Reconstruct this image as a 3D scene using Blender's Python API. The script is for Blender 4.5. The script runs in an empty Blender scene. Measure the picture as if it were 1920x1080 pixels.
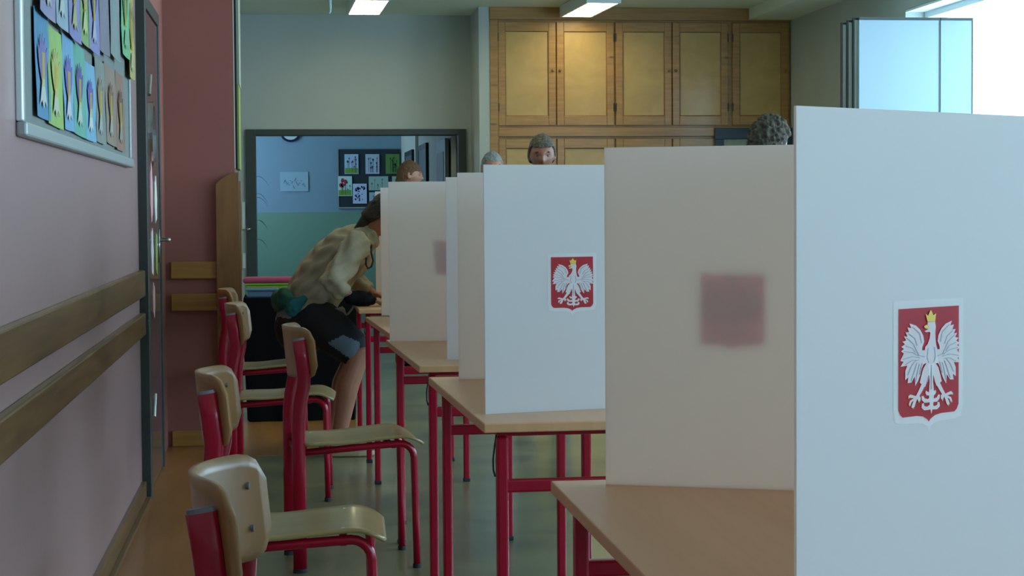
import bpy, bmesh, math, random
from mathutils import Vector, Matrix, Euler
from mathutils.geometry import tessellate_polygon
from mathutils import noise as mnoise
random.seed(7)
C = bpy.context.scene.collection
PI = math.pi
sc = bpy.context.scene

# ------------------------------------------------------------------ camera, sky, exposure
cam = bpy.data.cameras.new('camera'); camo = bpy.data.objects.new('camera', cam); C.objects.link(camo)
cam.sensor_width = 36; cam.lens = 36*3500/1920; cam.clip_start = .05; cam.clip_end = 200
yaw = math.atan(430/3500); pit = math.atan(146/3500); roll = .007
camo.matrix_world = (Matrix.Translation((0, 0, 1.24)) @ Matrix.Rotation(-yaw, 4, 'Z')
                     @ Matrix.Rotation(PI/2-pit, 4, 'X') @ Matrix.Rotation(-roll, 4, 'Z'))
sc.camera = camo
sc.view_settings.view_transform = 'Standard'; sc.view_settings.look = 'None'
sc.view_settings.gamma = 1; sc.view_settings.exposure = 0; sc.view_settings.use_curve_mapping = False
w = bpy.data.worlds.new('overcast'); sc.world = w; w.use_nodes = True
w.node_tree.nodes['Background'].inputs[0].default_value = (.50, .77, 1.0, 1)
w.node_tree.nodes['Background'].inputs[1].default_value = 9.0
LAMP = 11.0           # brightness of the fluorescent tubes

def portal(x, y, z, sx, sy, rot):
    l = bpy.data.lights.new('window_portal', 'AREA'); l.shape = 'RECTANGLE'; l.size = sx; l.size_y = sy
    l.cycles.is_portal = True
    o = bpy.data.objects.new('window_portal', l); C.objects.link(o); o.location = (x, y, z); o.rotation_euler = rot
portal(5.2, 9.25, 1.86, 1.9, 10.7, (0, PI/2, 0))
portal(5.2, .15, 1.86, 1.9, 6.3, (0, PI/2, 0))
portal(-1.75, 25.5, 1.9, 1.8, 1.8, (0, -PI/2, 0))

# ------------------------------------------------------------------ materials
def lin(c):
    if isinstance(c, str):
        c = [int(c[i:i+2], 16)/255 for i in (0, 2, 4)]
    return tuple(((v+.055)/1.055)**2.4 if v > .04045 else v/12.92 for v in c)+(1,)
def mat(name, col, rough=.6, metal=0, spec=.5, noise=None, bump=0, bscale=60, coat=0, trans=0):
    m = bpy.data.materials.new(name); m.use_nodes = True; nt = m.node_tree; N = nt.nodes; L = nt.links
    b = N['Principled BSDF']; c = lin(col)
    b.inputs['Base Color'].default_value = c; b.inputs['Roughness'].default_value = rough
    b.inputs['Metallic'].default_value = metal; b.inputs['Specular IOR Level'].default_value = spec
    b.inputs['Coat Weight'].default_value = coat; b.inputs['Coat Roughness'].default_value = .12
    tc = N.new('ShaderNodeTexCoord')
    if noise:
        sc_, amt, stretch = noise
        mp = N.new('ShaderNodeMapping'); mp.inputs['Scale'].default_value = stretch
        n = N.new('ShaderNodeTexNoise'); n.inputs['Scale'].default_value = sc_; n.inputs['Detail'].default_value = 5
        L.new(tc.outputs['Object'], mp.inputs[0]); L.new(mp.outputs[0], n.inputs['Vector'])
        r = N.new('ShaderNodeValToRGB')
        r.color_ramp.elements[0].position = .3; r.color_ramp.elements[1].position = .7
        r.color_ramp.elements[0].color = tuple(v*(1-amt) for v in c[:3])+(1,)
        r.color_ramp.elements[1].color = tuple(min(1, v*(1+amt)) for v in c[:3])+(1,)
        L.new(n.outputs['Fac'], r.inputs[0]); L.new(r.outputs[0], b.inputs['Base Color'])
    if bump:
        n2 = N.new('ShaderNodeTexNoise'); n2.inputs['Scale'].default_value = bscale; n2.inputs['Detail'].default_value = 4
        L.new(tc.outputs['Object'], n2.inputs['Vector'])
        bp = N.new('ShaderNodeBump'); bp.inputs['Strength'].default_value = bump; bp.inputs['Distance'].default_value = .01
        L.new(n2.outputs['Fac'], bp.inputs['Height']); L.new(bp.outputs[0], b.inputs['Normal'])
    return m
def wood(name, c1, c2, scale=5, stretch=(1, 8, 8), rough=.4, knots=True, coat=.2):
    m = mat(name, c1, rough, coat=coat); nt = m.node_tree; N = nt.nodes; L = nt.links; b = N['Principled BSDF']
    tc = [n for n in N if n.type == 'TEX_COORD'][0]
    mp = N.new('ShaderNodeMapping'); mp.inputs['Scale'].default_value = stretch
    L.new(tc.outputs['Object'], mp.inputs[0])
    n = N.new('ShaderNodeTexNoise'); n.inputs['Scale'].default_value = scale; n.inputs['Detail'].default_value = 6
    n.inputs['Distortion'].default_value = .6
    L.new(mp.outputs[0], n.inputs['Vector'])
    r = N.new('ShaderNodeValToRGB'); r.color_ramp.elements[0].position = .3; r.color_ramp.elements[1].position = .72
    r.color_ramp.elements[0].color = lin(c2); r.color_ramp.elements[1].color = lin(c1)
    L.new(n.outputs['Fac'], r.inputs[0])
    out = r.outputs[0]
    if knots:
        v = N.new('ShaderNodeTexVoronoi'); v.inputs['Scale'].default_value = 1.6
        mp2 = N.new('ShaderNodeMapping'); mp2.inputs['Scale'].default_value = tuple(math.sqrt(s)*1.2 for s in stretch)
        L.new(tc.outputs['Object'], mp2.inputs[0]); L.new(mp2.outputs[0], v.inputs['Vector'])
        kr = N.new('ShaderNodeValToRGB'); kr.color_ramp.elements[0].position = .03; kr.color_ramp.elements[1].position = .09
        kr.color_ramp.elements[0].color = (.25, .2, .15, 1); kr.color_ramp.elements[1].color = (1, 1, 1, 1)
        L.new(v.outputs['Distance'], kr.inputs[0])
        mx = N.new('ShaderNodeMix'); mx.data_type = 'RGBA'; mx.blend_type = 'MULTIPLY'; mx.inputs[0].default_value = .8
        L.new(out, mx.inputs[6]); L.new(kr.outputs[0], mx.inputs[7]); out = mx.outputs[2]
    L.new(out, b.inputs['Base Color'])
    return m
def sheet(name, col, trans, tcol=None, rough=.5):
    m = mat(name, col, rough); nt = m.node_tree; N = nt.nodes; L = nt.links; b = N['Principled BSDF']
    t = N.new('ShaderNodeBsdfTranslucent'); t.inputs[0].default_value = lin(tcol or col)
    mx = N.new('ShaderNodeMixShader'); mx.inputs[0].default_value = trans
    L.new(b.outputs[0], mx.inputs[1]); L.new(t.outputs[0], mx.inputs[2]); L.new(mx.outputs[0], N['Material Output'].inputs[0])
    return m
def emit(name, col, s):
    m = bpy.data.materials.new(name); m.use_nodes = True; N = m.node_tree.nodes; b = N['Principled BSDF']
    b.inputs['Base Color'].default_value = lin(col)
    b.inputs['Emission Color'].default_value = lin(col); b.inputs['Emission Strength'].default_value = s
    return m
M = dict(
    pinkwall=mat('pink_wall_paint', 'a98887', .30, spec=.6, noise=(1.2, .07, (1, .6, 2)), bump=.05, bscale=25),
    pinkdark=mat('dusty_pink_paint', '9a6054', .5, noise=(2, .04, (1, 1, 1)), bump=.04, bscale=60),
    greywall=mat('grey_green_paint', 'b2b8b2', .6, noise=(1.5, .04, (1, 1, 1)), bump=.03),
    ceiling=mat('ceiling_paint', 'e2ead8', .8, noise=(1, .03, (1, 1, 1))),
    white=mat('white_paint', 'd8dedb', .5), cyanwhite=mat('pale_window_paint', 'e6f0f0', .4),
    red=mat('glossy_red_enamel', '9a0424', .25, spec=.35, coat=.15, noise=(8, .06, (1, 1, 1))),
    cap=mat('grey_plastic_cap', '6d7278', .4), rubber=mat('black_rubber', '1b1b1c', .6),
    dark=mat('dark_green_grey_metal', '343b38', .4), black=mat('black_plastic', '0c0c0e', .5),
    chrome=mat('brushed_chrome', 'c8c8c4', .2, metal=1), alu=mat('aluminium', 'a0a8a6', .4, metal=.3),
    glossdoor=mat('glossy_grey_door_paint', '5b5456', .18, spec=.7, coat=.6),
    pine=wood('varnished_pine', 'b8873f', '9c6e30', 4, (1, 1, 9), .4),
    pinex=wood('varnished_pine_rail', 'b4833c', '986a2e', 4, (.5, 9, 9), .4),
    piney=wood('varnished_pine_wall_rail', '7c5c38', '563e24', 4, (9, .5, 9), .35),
    pinepanel=wood('pale_pine_panel', 'c9a460', 'bb9550', 2, (2, 2, 3), .45, knots=False),
    plank=wood('red_brown_pine', '9a6a38', '7d5229', 5, (3, 3, .6), .45),
    ply=wood('beech_plywood', 'a07648', '926a3e', 3, (6, 6, 1), .38, knots=False, coat=.05),
    seatply=wood('beech_plywood_seat', 'a58c5c', '988050', 3, (1, 8, 1), .3, knots=False, coat=.2),
    lam=wood('beech_laminate', 'd6a276', 'ca9668', 2.5, (9, .5, 1), .38, knots=False, coat=.1),
    lamedge=wood('laminate_edge', 'a07450', '906646', 3, (6, .5, 1), .5, knots=False),
    panel=sheet('white_corrugated_plastic', 'e0ebf3', .48, 'ffe6d2'),
    sticker=sheet('white_sticker_paper', 'ffffff', .68, 'ffffff'), shieldred=sheet('shield_red', '90001c', .6, 'ff8088'),
    eagle=sheet('eagle_white', 'ffffff', .45, 'ffffff'), feather=mat('feather_shadow_grey', '8fa3b0', .6),
    gold=mat('crown_gold', 'e0b92c', .5),
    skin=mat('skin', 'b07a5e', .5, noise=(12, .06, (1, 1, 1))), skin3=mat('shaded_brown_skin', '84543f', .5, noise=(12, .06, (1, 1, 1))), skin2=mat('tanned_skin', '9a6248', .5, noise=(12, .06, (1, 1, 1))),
    palehair=mat('short_grey_hair', '8b8982', .8, noise=(90, .3, (1, 1, 3)), bump=.6, bscale=120),
    brownhair=mat('reddish_brown_hair', '6b4428', .7, noise=(90, .3, (1, 1, 3)), bump=.6, bscale=120),
    darkhair=mat('dark_brown_hair', '2e241c', .7, noise=(90, .35, (1, 1, 3)), bump=.6, bscale=120),
    greyhair=mat('greying_dark_hair', '4d463c', .8, noise=(60, .5, (1, 1, 2)), bump=.6, bscale=120),
    curl=mat('curly_ash_hair', '463c2f', .8, noise=(40, .4, (1, 1, 1)), bump=.5, bscale=90),
    sweat=mat('cream_sweatshirt_knit', 'a0957c', .9, noise=(9, .05, (1, 1, 1)), bump=.35, bscale=28),
    shorts=mat('black_shorts_fabric', '121316', .8), steel=mat('slate_blue_fabric', '5e717c', .8),
    teal=mat('teal_fabric', '1f6a74', .85), greenf=mat('dark_green_fabric', '1e5347', .85, bump=.4, bscale=30),
    glove=mat('black_glove_leather', '08080a', .7, spec=.2, bump=.3, bscale=60),
    shoe=mat('off_white_shoe', 'b5ab98', .6, noise=(30, .15, (1, 1, 1))), sole=mat('grubby_sole', 'a08c68', .7),
    eyew=mat('eye_white', '6e6058', .5), iris=mat('dark_iris', '2a1c14', .2), lip=mat('lips', '8c4a40', .5),
    shirtb=mat('navy_shirt', '2c3a55', .85), shirtg=mat('grey_shirt', '77797c', .85), shirtw=mat('pale_blue_shirt', 'a9b8c6', .85),
    shirtk=mat('dark_green_shirt', '34433a', .85), jeans=mat('blue_jeans', '34415a', .85),
    clothblk=mat('black_cloth', '08090a', 1, spec=.15, bump=.3, bscale=8),
    magenta=mat('magenta_plastic', 'a03050', .5), lime=mat('lime_plastic', '88ac34', .5),
    bluebox=mat('blue_grey_plastic', '56708a', .3), tealbox=mat('grey_green_plastic', '6f8f7c', .4),
    corkd=mat('dark_felt_board', '28343c', .9), feltb=mat('grey_felt_board', '7d837f', .9),
    bluewall=mat('pale_blue_paint', '86a8c4', .6, noise=(1, .03, (1, 1, 1))), navy=mat('navy_frame', '22384a', .4),
    clockd=mat('dark_blue_plastic', '141c3c', .4), clockf=mat('clock_face', 'b9ccd8', .5),
    leaf=mat('plant_leaf', '2b5a34', .5), pot=mat('terracotta', '8c4f38', .7),
    doord=mat('dark_blue_grey_door', '3c4a50', .5),
    hookglint=mat('hook_window_glint', 'bfe8ff', .1, spec=.9),  # window glint on the metal hook, painted in as pale blue
    tube=emit('lit_fluorescent_diffuser', 'fff4c4', LAMP),
    brightalu=mat('polished_aluminium', 'd8e4e4', .25, metal=.3), wire=mat('dark_wire', '2b2a28', .5),
)
def glassmat():
    m = bpy.data.materials.new('window_glass'); m.use_nodes = True; nt = m.node_tree; N = nt.nodes; L = nt.links
    t = N.new('ShaderNodeBsdfTransparent'); g = N.new('ShaderNodeBsdfGlossy'); g.inputs['Roughness'].default_value = .02
    mx = N.new('ShaderNodeMixShader'); mx.inputs[0].default_value = .06
    L.new(t.outputs[0], mx.inputs[1]); L.new(g.outputs[0], mx.inputs[2]); L.new(mx.outputs[0], N['Material Output'].inputs[0])
    return m
M['glass'] = glassmat()
def floormat(name, c1, c2, rough, sc_=1.5, vein=None):
    m = mat(name, c1, rough, spec=.45, coat=.12); nt = m.node_tree; N = nt.nodes; L = nt.links; b = N['Principled BSDF']
    tc = [n for n in N if n.type == 'TEX_COORD'][0]
    n = N.new('ShaderNodeTexNoise'); n.inputs['Scale'].default_value = sc_; n.inputs['Detail'].default_value = 8
    n.inputs['Distortion'].default_value = .5; L.new(tc.outputs['Object'], n.inputs['Vector'])
    r = N.new('ShaderNodeValToRGB'); r.color_ramp.elements[0].position = .35; r.color_ramp.elements[1].position = .65
    r.color_ramp.elements[0].color = lin(c2); r.color_ramp.elements[1].color = lin(c1)
    L.new(n.outputs['Fac'], r.inputs[0]); L.new(r.outputs[0], b.inputs['Base Color'])
    return m
M['lino'] = floormat('marbled_grey_green_linoleum', '787452', '5b5a42', .28, 2.2)
M['woodfloor'] = wood('orange_wood_floor', 'a06c38', '8e5c2c', 3, (5, .6, 1), .35, knots=False, coat=.3)
def twotone():   # corridor wall: green dado below, pale blue above
    m = mat('blue_over_green_paint', '86a8c4', .6); nt = m.node_tree; N = nt.nodes; L = nt.links; b = N['Principled BSDF']
    tc = [n for n in N if n.type == 'TEX_COORD'][0]; sx = N.new('ShaderNodeSeparateXYZ'); L.new(tc.outputs['Object'], sx.inputs[0])
    g = N.new('ShaderNodeMath'); g.operation = 'GREATER_THAN'; g.inputs[1].default_value = 1.23; L.new(sx.outputs[2], g.inputs[0])
    mx = N.new('ShaderNodeMix'); mx.data_type = 'RGBA'; L.new(g.outputs[0], mx.inputs[0])
    mx.inputs[6].default_value = lin('6f9484'); mx.inputs[7].default_value = lin('7c99ae'); L.new(mx.outputs[2], b.inputs['Base Color'])
    return m
M['twotone'] = twotone()

# ------------------------------------------------------------------ mesh helpers
def nb(): return bmesh.new()
def bx(bm, x0, x1, y0, y1, z0, z1, mtx=None):
    vs = [bm.verts.new((x, y, z)) for x in (x0, x1) for y in (y0, y1) for z in (z0, z1)]
    if mtx: [setattr(v, 'co', mtx @ v.co) for v in vs]
    for f in ((0, 1, 3, 2), (4, 6, 7, 5), (0, 4, 5, 1), (2, 3, 7, 6), (0, 2, 6, 4), (1, 5, 7, 3)):
        bm.faces.new([vs[i] for i in f])
    return bm
def tube(bm, pts, rad, n=12, caps=True, ref=None):
    """tapered tube along pts; rad = number or list of numbers / (a,b) pairs, a along ref"""
    pts = [Vector(p) for p in pts]; k = len(pts)
    if not isinstance(rad, list): rad = [rad]*k
    rings = []; prev = Vector(ref) if ref else None
    for i, p in enumerate(pts):
        t = (pts[min(i+1, k-1)]-pts[max(i-1, 0)]).normalized()
        if prev is None: prev = Vector((0, 0, 1)) if abs(t.z) < .9 else Vector((1, 0, 0))
        u = prev-t*prev.dot(t)
        if u.length < 1e-5: u = t.orthogonal()
        u.normalize(); v = t.cross(u); prev = u
        a, b = rad[i] if isinstance(rad[i], tuple) else (rad[i], rad[i])
        rings.append([bm.verts.new(p+u*a*math.cos(2*PI*j/n)+v*b*math.sin(2*PI*j/n)) for j in range(n)])
    for r0, r1 in zip(rings, rings[1:]):
        for j in range(n): bm.faces.new((r0[j], r0[(j+1) % n], r1[(j+1) % n], r1[j]))
    if caps:
        bm.faces.new(list(reversed(rings[0]))); bm.faces.new(rings[-1])
    return bm
def limb(bm, pts, rad, n=16, ref=None):
    """tube with rounded ends"""
    pts = [Vector(p) for p in pts]; rad = [r if isinstance(r, tuple) else (r, r) for r in rad]
    def capend(p, d, r):
        m = min(r); return [(p+d*m*math.sin(a), (r[0]*math.cos(a), r[1]*math.cos(a))) for a in (.45, .9, 1.3)]
    d0 = (pts[0]-pts[1]).normalized(); d1 = (pts[-1]-pts[-2]).normalized()
    a = capend(pts[0], d0, rad[0])[::-1]; b = capend(pts[-1], d1, rad[-1])
    return tube(bm, [q[0] for q in a]+pts+[q[0] for q in b], [q[1] for q in a]+rad+[q[1] for q in b], n, True, ref)
def ball(bm, c, r, seg=16, rings=10):
    r = r if isinstance(r, tuple) else (r, r, r)
    g = bmesh.ops.create_uvsphere(bm, u_segments=seg, v_segments=rings, radius=1)
    for v in g['verts']: v.co = Vector((v.co.x*r[0]+c[0], v.co.y*r[1]+c[1], v.co.z*r[2]+c[2]))
    return bm
def polyprism(bm, pts2, f0, f1):
    """extrude polygon (list of 2D) between mappings f0(p), f1(p)"""
    tris = tessellate_polygon([[Vector((p[0], p[1], 0)) for p in pts2]])
    a = [bm.verts.new(f0(p)) for p in pts2]; b = [bm.verts.new(f1(p)) for p in pts2]
    for t in tris:
        try: bm.faces.new([a[i] for i in t]); bm.faces.new([b[i] for i in reversed(t)])
        except ValueError: pass
    k = len(pts2)
    for i in range(k):
        j = (i+1) % k; bm.faces.new((a[i], a[j], b[j], b[i]))
    return bm
def obj(name, bm, m, parent=None, smooth=False, bevel=0, loc=None):
    bmesh.ops.recalc_face_normals(bm, faces=bm.faces)
    me = bpy.data.meshes.new(name); bm.to_mesh(me); bm.free()
    if smooth:
        for p in me.polygons: p.use_smooth = True
    me.materials.append(m if not isinstance(m, str) else M[m])
    o = bpy.data.objects.new(name, me); C.objects.link(o)
    if parent: o.parent = parent
    if loc: o.location = loc
    if bevel:
        b = o.modifiers.new('bevel', 'BEVEL'); b.width = bevel; b.segments = 2; b.limit_method = 'ANGLE'
    return o
def tag(o, label, cat, group=None, kind=None):
    if label: o['label'] = label
    if cat: o['category'] = cat
    if group: o['group'] = group
    if kind: o['kind'] = kind
    return o
def thing(name, label, cat, loc=(0, 0, 0), rz=0, group=None):
    o = bpy.data.objects.new(name, None); C.objects.link(o); o.location = loc; o.rotation_euler = (0, 0, rz)
    o.empty_display_size = .1
    return tag(o, label, cat, group)
def struct(name, bm, m, parent=None, **k):
    o = obj(name, bm, m, parent, **k)
    if not parent: o['kind'] = 'structure'
    return o
def dup(root, loc, rz, label):
    r = root.copy(); C.objects.link(r); r.location = loc; r.rotation_euler = (0, 0, rz); r['label'] = label
    for ch in list(root.children):
        c = ch.copy(); C.objects.link(c); c.parent = r
        for g in ch.children:
            d = g.copy(); C.objects.link(d); d.parent = c
    return r
def solidify_grid(bm, P, t):
    """P[i][j] points, thickness t along the local normal -> closed slab"""
    ni, nj = len(P), len(P[0]); F = []; B = []
    for i in range(ni):
        fr = []; br = []
        for j in range(nj):
            du = P[min(i+1, ni-1)][j]-P[max(i-1, 0)][j]; dv = P[i][min(j+1, nj-1)]-P[i][max(j-1, 0)]
            n = du.cross(dv); n = n.normalized() if n.length > 1e-9 else Vector((0, 0, 1))
            fr.append(bm.verts.new(P[i][j]+n*t/2)); br.append(bm.verts.new(P[i][j]-n*t/2))
        F.append(fr); B.append(br)
    for i in range(ni-1):
        for j in range(nj-1):
            bm.faces.new((F[i][j], F[i+1][j], F[i+1][j+1], F[i][j+1])); bm.faces.new((B[i][j], B[i][j+1], B[i+1][j+1], B[i+1][j]))
    for i in range(ni-1):
        for j in (0, nj-1): bm.faces.new((F[i][j], F[i+1][j], B[i+1][j], B[i][j]))
    for j in range(nj-1):
        for i in (0, ni-1): bm.faces.new((F[i][j], F[i][j+1], B[i][j+1], B[i][j]))
    return bm

# ------------------------------------------------------------------ the setting
WX = -.612; H = 3.2
struct('floor', bx(nb(), -2.0, 5.4, -3.2, 28, -.1, 0), 'lino')
bm = nb(); bx(bm, -.75, -.14, -3.0, 9.54, 0, .003); bx(bm, -.75, .45, 9.54, 11.6, 0, .003)
struct('floor', bm, 'woodfloor')
struct('ceiling', bx(nb(), -2.0, 5.4, -3.2, 28, H, H+.1), 'ceiling')
struct('wall_left', bx(nb(), WX-.2, WX, -3, 8.15, 0, H), 'pinkwall')
bm = nb(); bx(bm, WX-.2, WX, 8.15, 9.26, 2.2, H); bx(bm, WX-.2, WX, 9.26, 10.02, 0, H); struct('wall_left', bm, 'pinkdark')
struct('wall_pillar', bx(nb(), -.79, -.245, 10.0, 10.35, 0, H), 'pinkdark')
struct('wall_rear_left', bx(nb(), -.6, -.42, 10.35, 18.8, 0, H), 'greywall')
bm = nb(); bx(bm, -.6, -.35, 18.8, 19.0, 0, H); bx(bm, 1.85, 2.1, 18.8, 19.0, 0, H); bx(bm, -.35, 1.85, 18.8, 19.0, 2.06, H)
struct('wall_back', bm, 'greywall')
struct('wall_pier', bx(nb(), 1.905, 2.01, 18.0, 18.8, 0, H), 'greywall')
struct('wall_behind_cupboards', bx(nb(), 2.01, 5.2, 18.62, 18.8, 0, H), 'greywall')
bm = nb()
for y0, y1, z0, z1 in ((14.6, 18.8, 0, H), (-3, 14.6, 0, .9), (-3, 14.6, 2.83, H), (3.3, 3.9, .9, 2.83)): bx(bm, 5.0, 5.35, y0, y1, z0, z1)
struct('wall_right', bm, 'greywall')
struct('wall_near', bx(nb(), -.8, 5.35, -3.2, -3, 0, H), 'greywall')
struct('trim_beam', bx(nb(), 4.57, 5.0, -3, 18.62, 3.09, H), 'ceiling')
# windows
def window(name, y0, y1, n):
    root = thing(name, None, None); del_ = [root.pop(k) for k in list(root.keys())]; root['kind'] = 'structure'
    bm = nb()
    bx(bm, 5.16, 5.23, y0, y1, .9, .97); bx(bm, 5.16, 5.23, y0, y1, 2.76, 2.83)
    for i in range(n+1):
        y = y0+(y1-y0-.06)*i/n; bx(bm, 5.165, 5.225, y, y+.06, .97, 2.76)
    obj('window_frame', bm, 'cyanwhite', root)
    for i in range(n):
        a = y0+(y1-y0-.06)*i/n+.06; b = y0+(y1-y0-.06)*(i+1)/n
        obj('pane', bx(nb(), 5.19, 5.195, a, b, .97, 2.76), 'glass', root)
    obj('window_sill', bx(nb(), 4.93, 5.15, y0, y1, .905, .93), 'cyanwhite', root)
    obj('reveal', bx(nb(), 5.003, 5.16, y0, y1, 2.81, 2.828), 'cyanwhite', root)
window('window_1', 3.9, 14.6, 5)
window('window_2', -3, 3.3, 4)
# corridor behind the doorway
struct('wall_corridor_end', bx(nb(), -1.8, 1.9, 27, 27.2, 0, H), 'twotone')
struct('wall_corridor_right', bx(nb(), 1.72, 1.9, 19.0, 27, 0, H), 'greywall')
bm = nb()
for y0, y1, z0, z1 in ((19, 22, 0, H), (26.4, 27, 0, H), (22, 24.6, 0, H), (24.6, 26.4, 0, 1.0), (24.6, 26.4, 2.8, H)): bx(bm, -1.8, -1.6, y0, y1, z0, z1)
struct('wall_corridor_left', bm, 'greywall')
bm = nb(); bx(bm, -1.8, -.6, 18.8, 19, 0, H); struct('wall_corridor_near', bm, 'greywall')
root = thing('window_3', None, None); root['kind'] = 'structure'
bm = nb(); bx(bm, -1.75, -1.7, 24.6, 26.4, 1.0, 1.06); bx(bm, -1.75, -1.7, 24.6, 26.4, 2.74, 2.8)
for i in range(3): bx(bm, -1.75, -1.7, 24.6+i*.87, 24.66+i*.87, 1.06, 2.74)
obj('window_frame', bm, 'cyanwhite', root)
obj('pane', bx(nb(), -1.73, -1.725, 24.66, 26.34, 1.06, 2.74), 'glass', root)
# skirting boards and bump rails
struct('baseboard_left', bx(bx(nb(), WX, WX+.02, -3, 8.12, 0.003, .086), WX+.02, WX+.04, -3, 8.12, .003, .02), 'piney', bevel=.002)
struct('baseboard_pillar', bx(nb(), -.59, -.26, 9.975, 10.0, 0.003, .085), 'pinex', bevel=.003)
def rail(name, label, z0, z1, left=True):
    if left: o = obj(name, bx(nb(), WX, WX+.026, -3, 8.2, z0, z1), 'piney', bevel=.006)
    else: o = obj(name, bx(nb(), -.585, -.345, 9.97, 10.0, z0, z1), 'pinex', bevel=.004)
    tag(o, label, 'wall rail', 'pine bump rails along the pink walls')
rail('wall_rail', 'long upper pine bump rail on the pink left wall, below the notice board', .88, .995)
rail('wall_rail', 'long lower pine bump rail on the pink left wall, nearest the floor', .715, .81)
rail('wall_rail', 'short upper pine rail on the pink wall facing the camera beside the door', .89, .98, False)
rail('wall_rail', 'short lower pine rail on the pink wall facing the camera beside the door', .72, .81, False)
# door_1 in the left wall
d = thing('door_1', None, None); d['kind'] = 'structure'
bm = nb(); bx(bm, WX-.1, WX+.04, 8.15, 8.23, 0, 2.2); bx(bm, WX-.1, WX+.03, 9.2, 9.26, 0, 2.2); bx(bm, WX-.1, WX+.03, 8.23, 9.2, 2.14, 2.2)
obj('door_frame', bm, 'dark', d, bevel=.003)
leaf = obj('door_leaf', bx(nb(), WX-.03, WX+.024, 8.235, 9.195, .01, 2.135), 'glossdoor', d, bevel=.003)
def ringy(bm, c, r, w, x0, x1, n=32):   # ring in YZ plane
    for i in range(n):
        a0, a1 = 2*PI*i/n, 2*PI*(i+1)/n
        q = [(c[0]+rr*math.cos(a), c[1]+rr*math.sin(a)) for rr, a in ((r, a0), (r+w, a0), (r+w, a1), (r, a1))]
        polyprism(bm, q, lambda p: (x0, p[0], p[1]), lambda p: (x1, p[0], p[1]))
    return bm
obj('porthole_ring', ringy(nb(), (8.72, 1.6), .13, .02, WX+0.0240, WX+0.0360), 'chrome', leaf)
bm = nb(); polyprism(bm, [(8.72+.13*math.cos(a*PI/16), 1.6+.13*math.sin(a*PI/16)) for a in range(32)], lambda p: (WX+0.0240, p[0], p[1]), lambda p: (WX+0.0280, p[0], p[1]))
obj('porthole_glass', bm, mat('porthole_glass', 'a8c4e0', .05, metal=.8), leaf)
bm = nb(); tube(bm, [(WX+0.0240, 9.1, 1.11), (WX+0.0710, 9.1, 1.11), (WX+0.0760, 9.08, 1.11), (WX+0.0760, 8.98, 1.11)], .009, 10); bx(bm, WX+0.0240, WX+0.0300, 9.08, 9.12, 1.0, 1.16)
obj('door_handle', bm, 'chrome', leaf, smooth=True)
for z in (.35, 1.75): obj('hinge', tube(nb(), [(WX+0.0480, 8.24, z), (WX+0.0480, 8.335, z+.09)], .008, 10), 'chrome', d)
# flat paper decorations stuck on the door
for i, (y, z, ww, hh, col, what) in enumerate(((8.62, 1.33, .16, .26, 'd9a0a8', 'pink'), (8.9, 1.30, .16, .22, 'd8dccf', 'white'), (8.62, 1.06, .15, .22, 'cfc7cc', 'pale mauve'), (8.9, 1.05, .13, .2, '8aa352', 'leaf green'), (8.68, .84, .14, .16, 'b98c8c', 'dusty rose'))):
    bm = nb(); pts = [(y+ww/2*math.cos(a*PI/8)*(1+.15*math.sin(a*2.3+i)), z+hh/2*math.sin(a*PI/8)*(1+.12*math.cos(a*1.7+i))) for a in range(16)]
    polyprism(bm, pts, lambda p: (WX+0.0245, p[0], p[1]), lambda p: (WX+0.0265, p[0], p[1]))
    tag(obj('paper_cutout', bm, mat('cutout_paper', col, .7)), '%s paper cut-out stuck on the grey door%s' % (what, (', upper', ', upper', ', below the handle', ', beside the handle', ', lowest of them')[i]), 'paper decoration', 'paper cut-outs on the door')

# ------------------------------------------------------------------ tables
def make_table():
    t = thing('school_table', 'x', 'table', group='school tables standing end to end in a row')
    obj('tabletop', bx(nb(), 0, .5, -.6, .6, .738, .76), 'lam', t, bevel=.003)
    bm = nb()
    for s in (-1, 1): bx(bm, .035, .465, s*.555-.013, s*.555+.013, .726, .738)
    for x in (.04, .44): bx(bm, x, x+.02, -.54, .54, .724, .738)
    obj('under_rail', bm, 'red', t, bevel=.004)
    for s in (-1, 1):
        obj('crossbar', bx(nb(), .05, .45, s*.555-.011, s*.555+.011, .596, .626), 'red', t, bevel=.005)
        for x in (.047, .453):
            l = obj('leg', bx(nb(), x-.0135, x+.0135, s*.555-.0135, s*.555+.0135, .012, .725), 'red', t, bevel=.006)
            obj('rubber_foot', bx(nb(), x-.015, x+.015, s*.555-.015, s*.555+.015, 0, .016), 'rubber', l, bevel=.003)
    obj('bag_hook', tube(nb(), [(.040, -.528, .736), (.034, -.53, .70), (.030, -.532, .67), (.030, -.535, .645), (.034, -.537, .63)], .0022, 8), 'wire', t, smooth=True)
    return t
tab = make_table()
for i, (xf, y0, rz, lb) in enumerate((
        (.478, 1.43, 0, 'red school table at the near end of the row, under the nearest booth'),
        (.467, 2.66, 0, 'beech-topped red school table nearest the camera, its bare top at the bottom right'),
        (.430, 4.765, .026, 'beech-topped red school table under the second booth with fully visible emblem'),
        (.398, 6.36, .03, 'beech-topped red school table third from the camera, behind the second booth'),
        (.392, 7.90, .035, 'beech-topped red school table fourth from the camera, just before the leaning voter'),
        (.367, 9.74, 0, 'beech-topped red school table the leaning voter rests a gloved hand on'))):
    if i == 0: t = tab; t.location = (xf, y0, 0); t['label'] = lb
    else: t = dup(tab, (xf, y0, 0), rz, lb)

# ------------------------------------------------------------------ chairs


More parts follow.
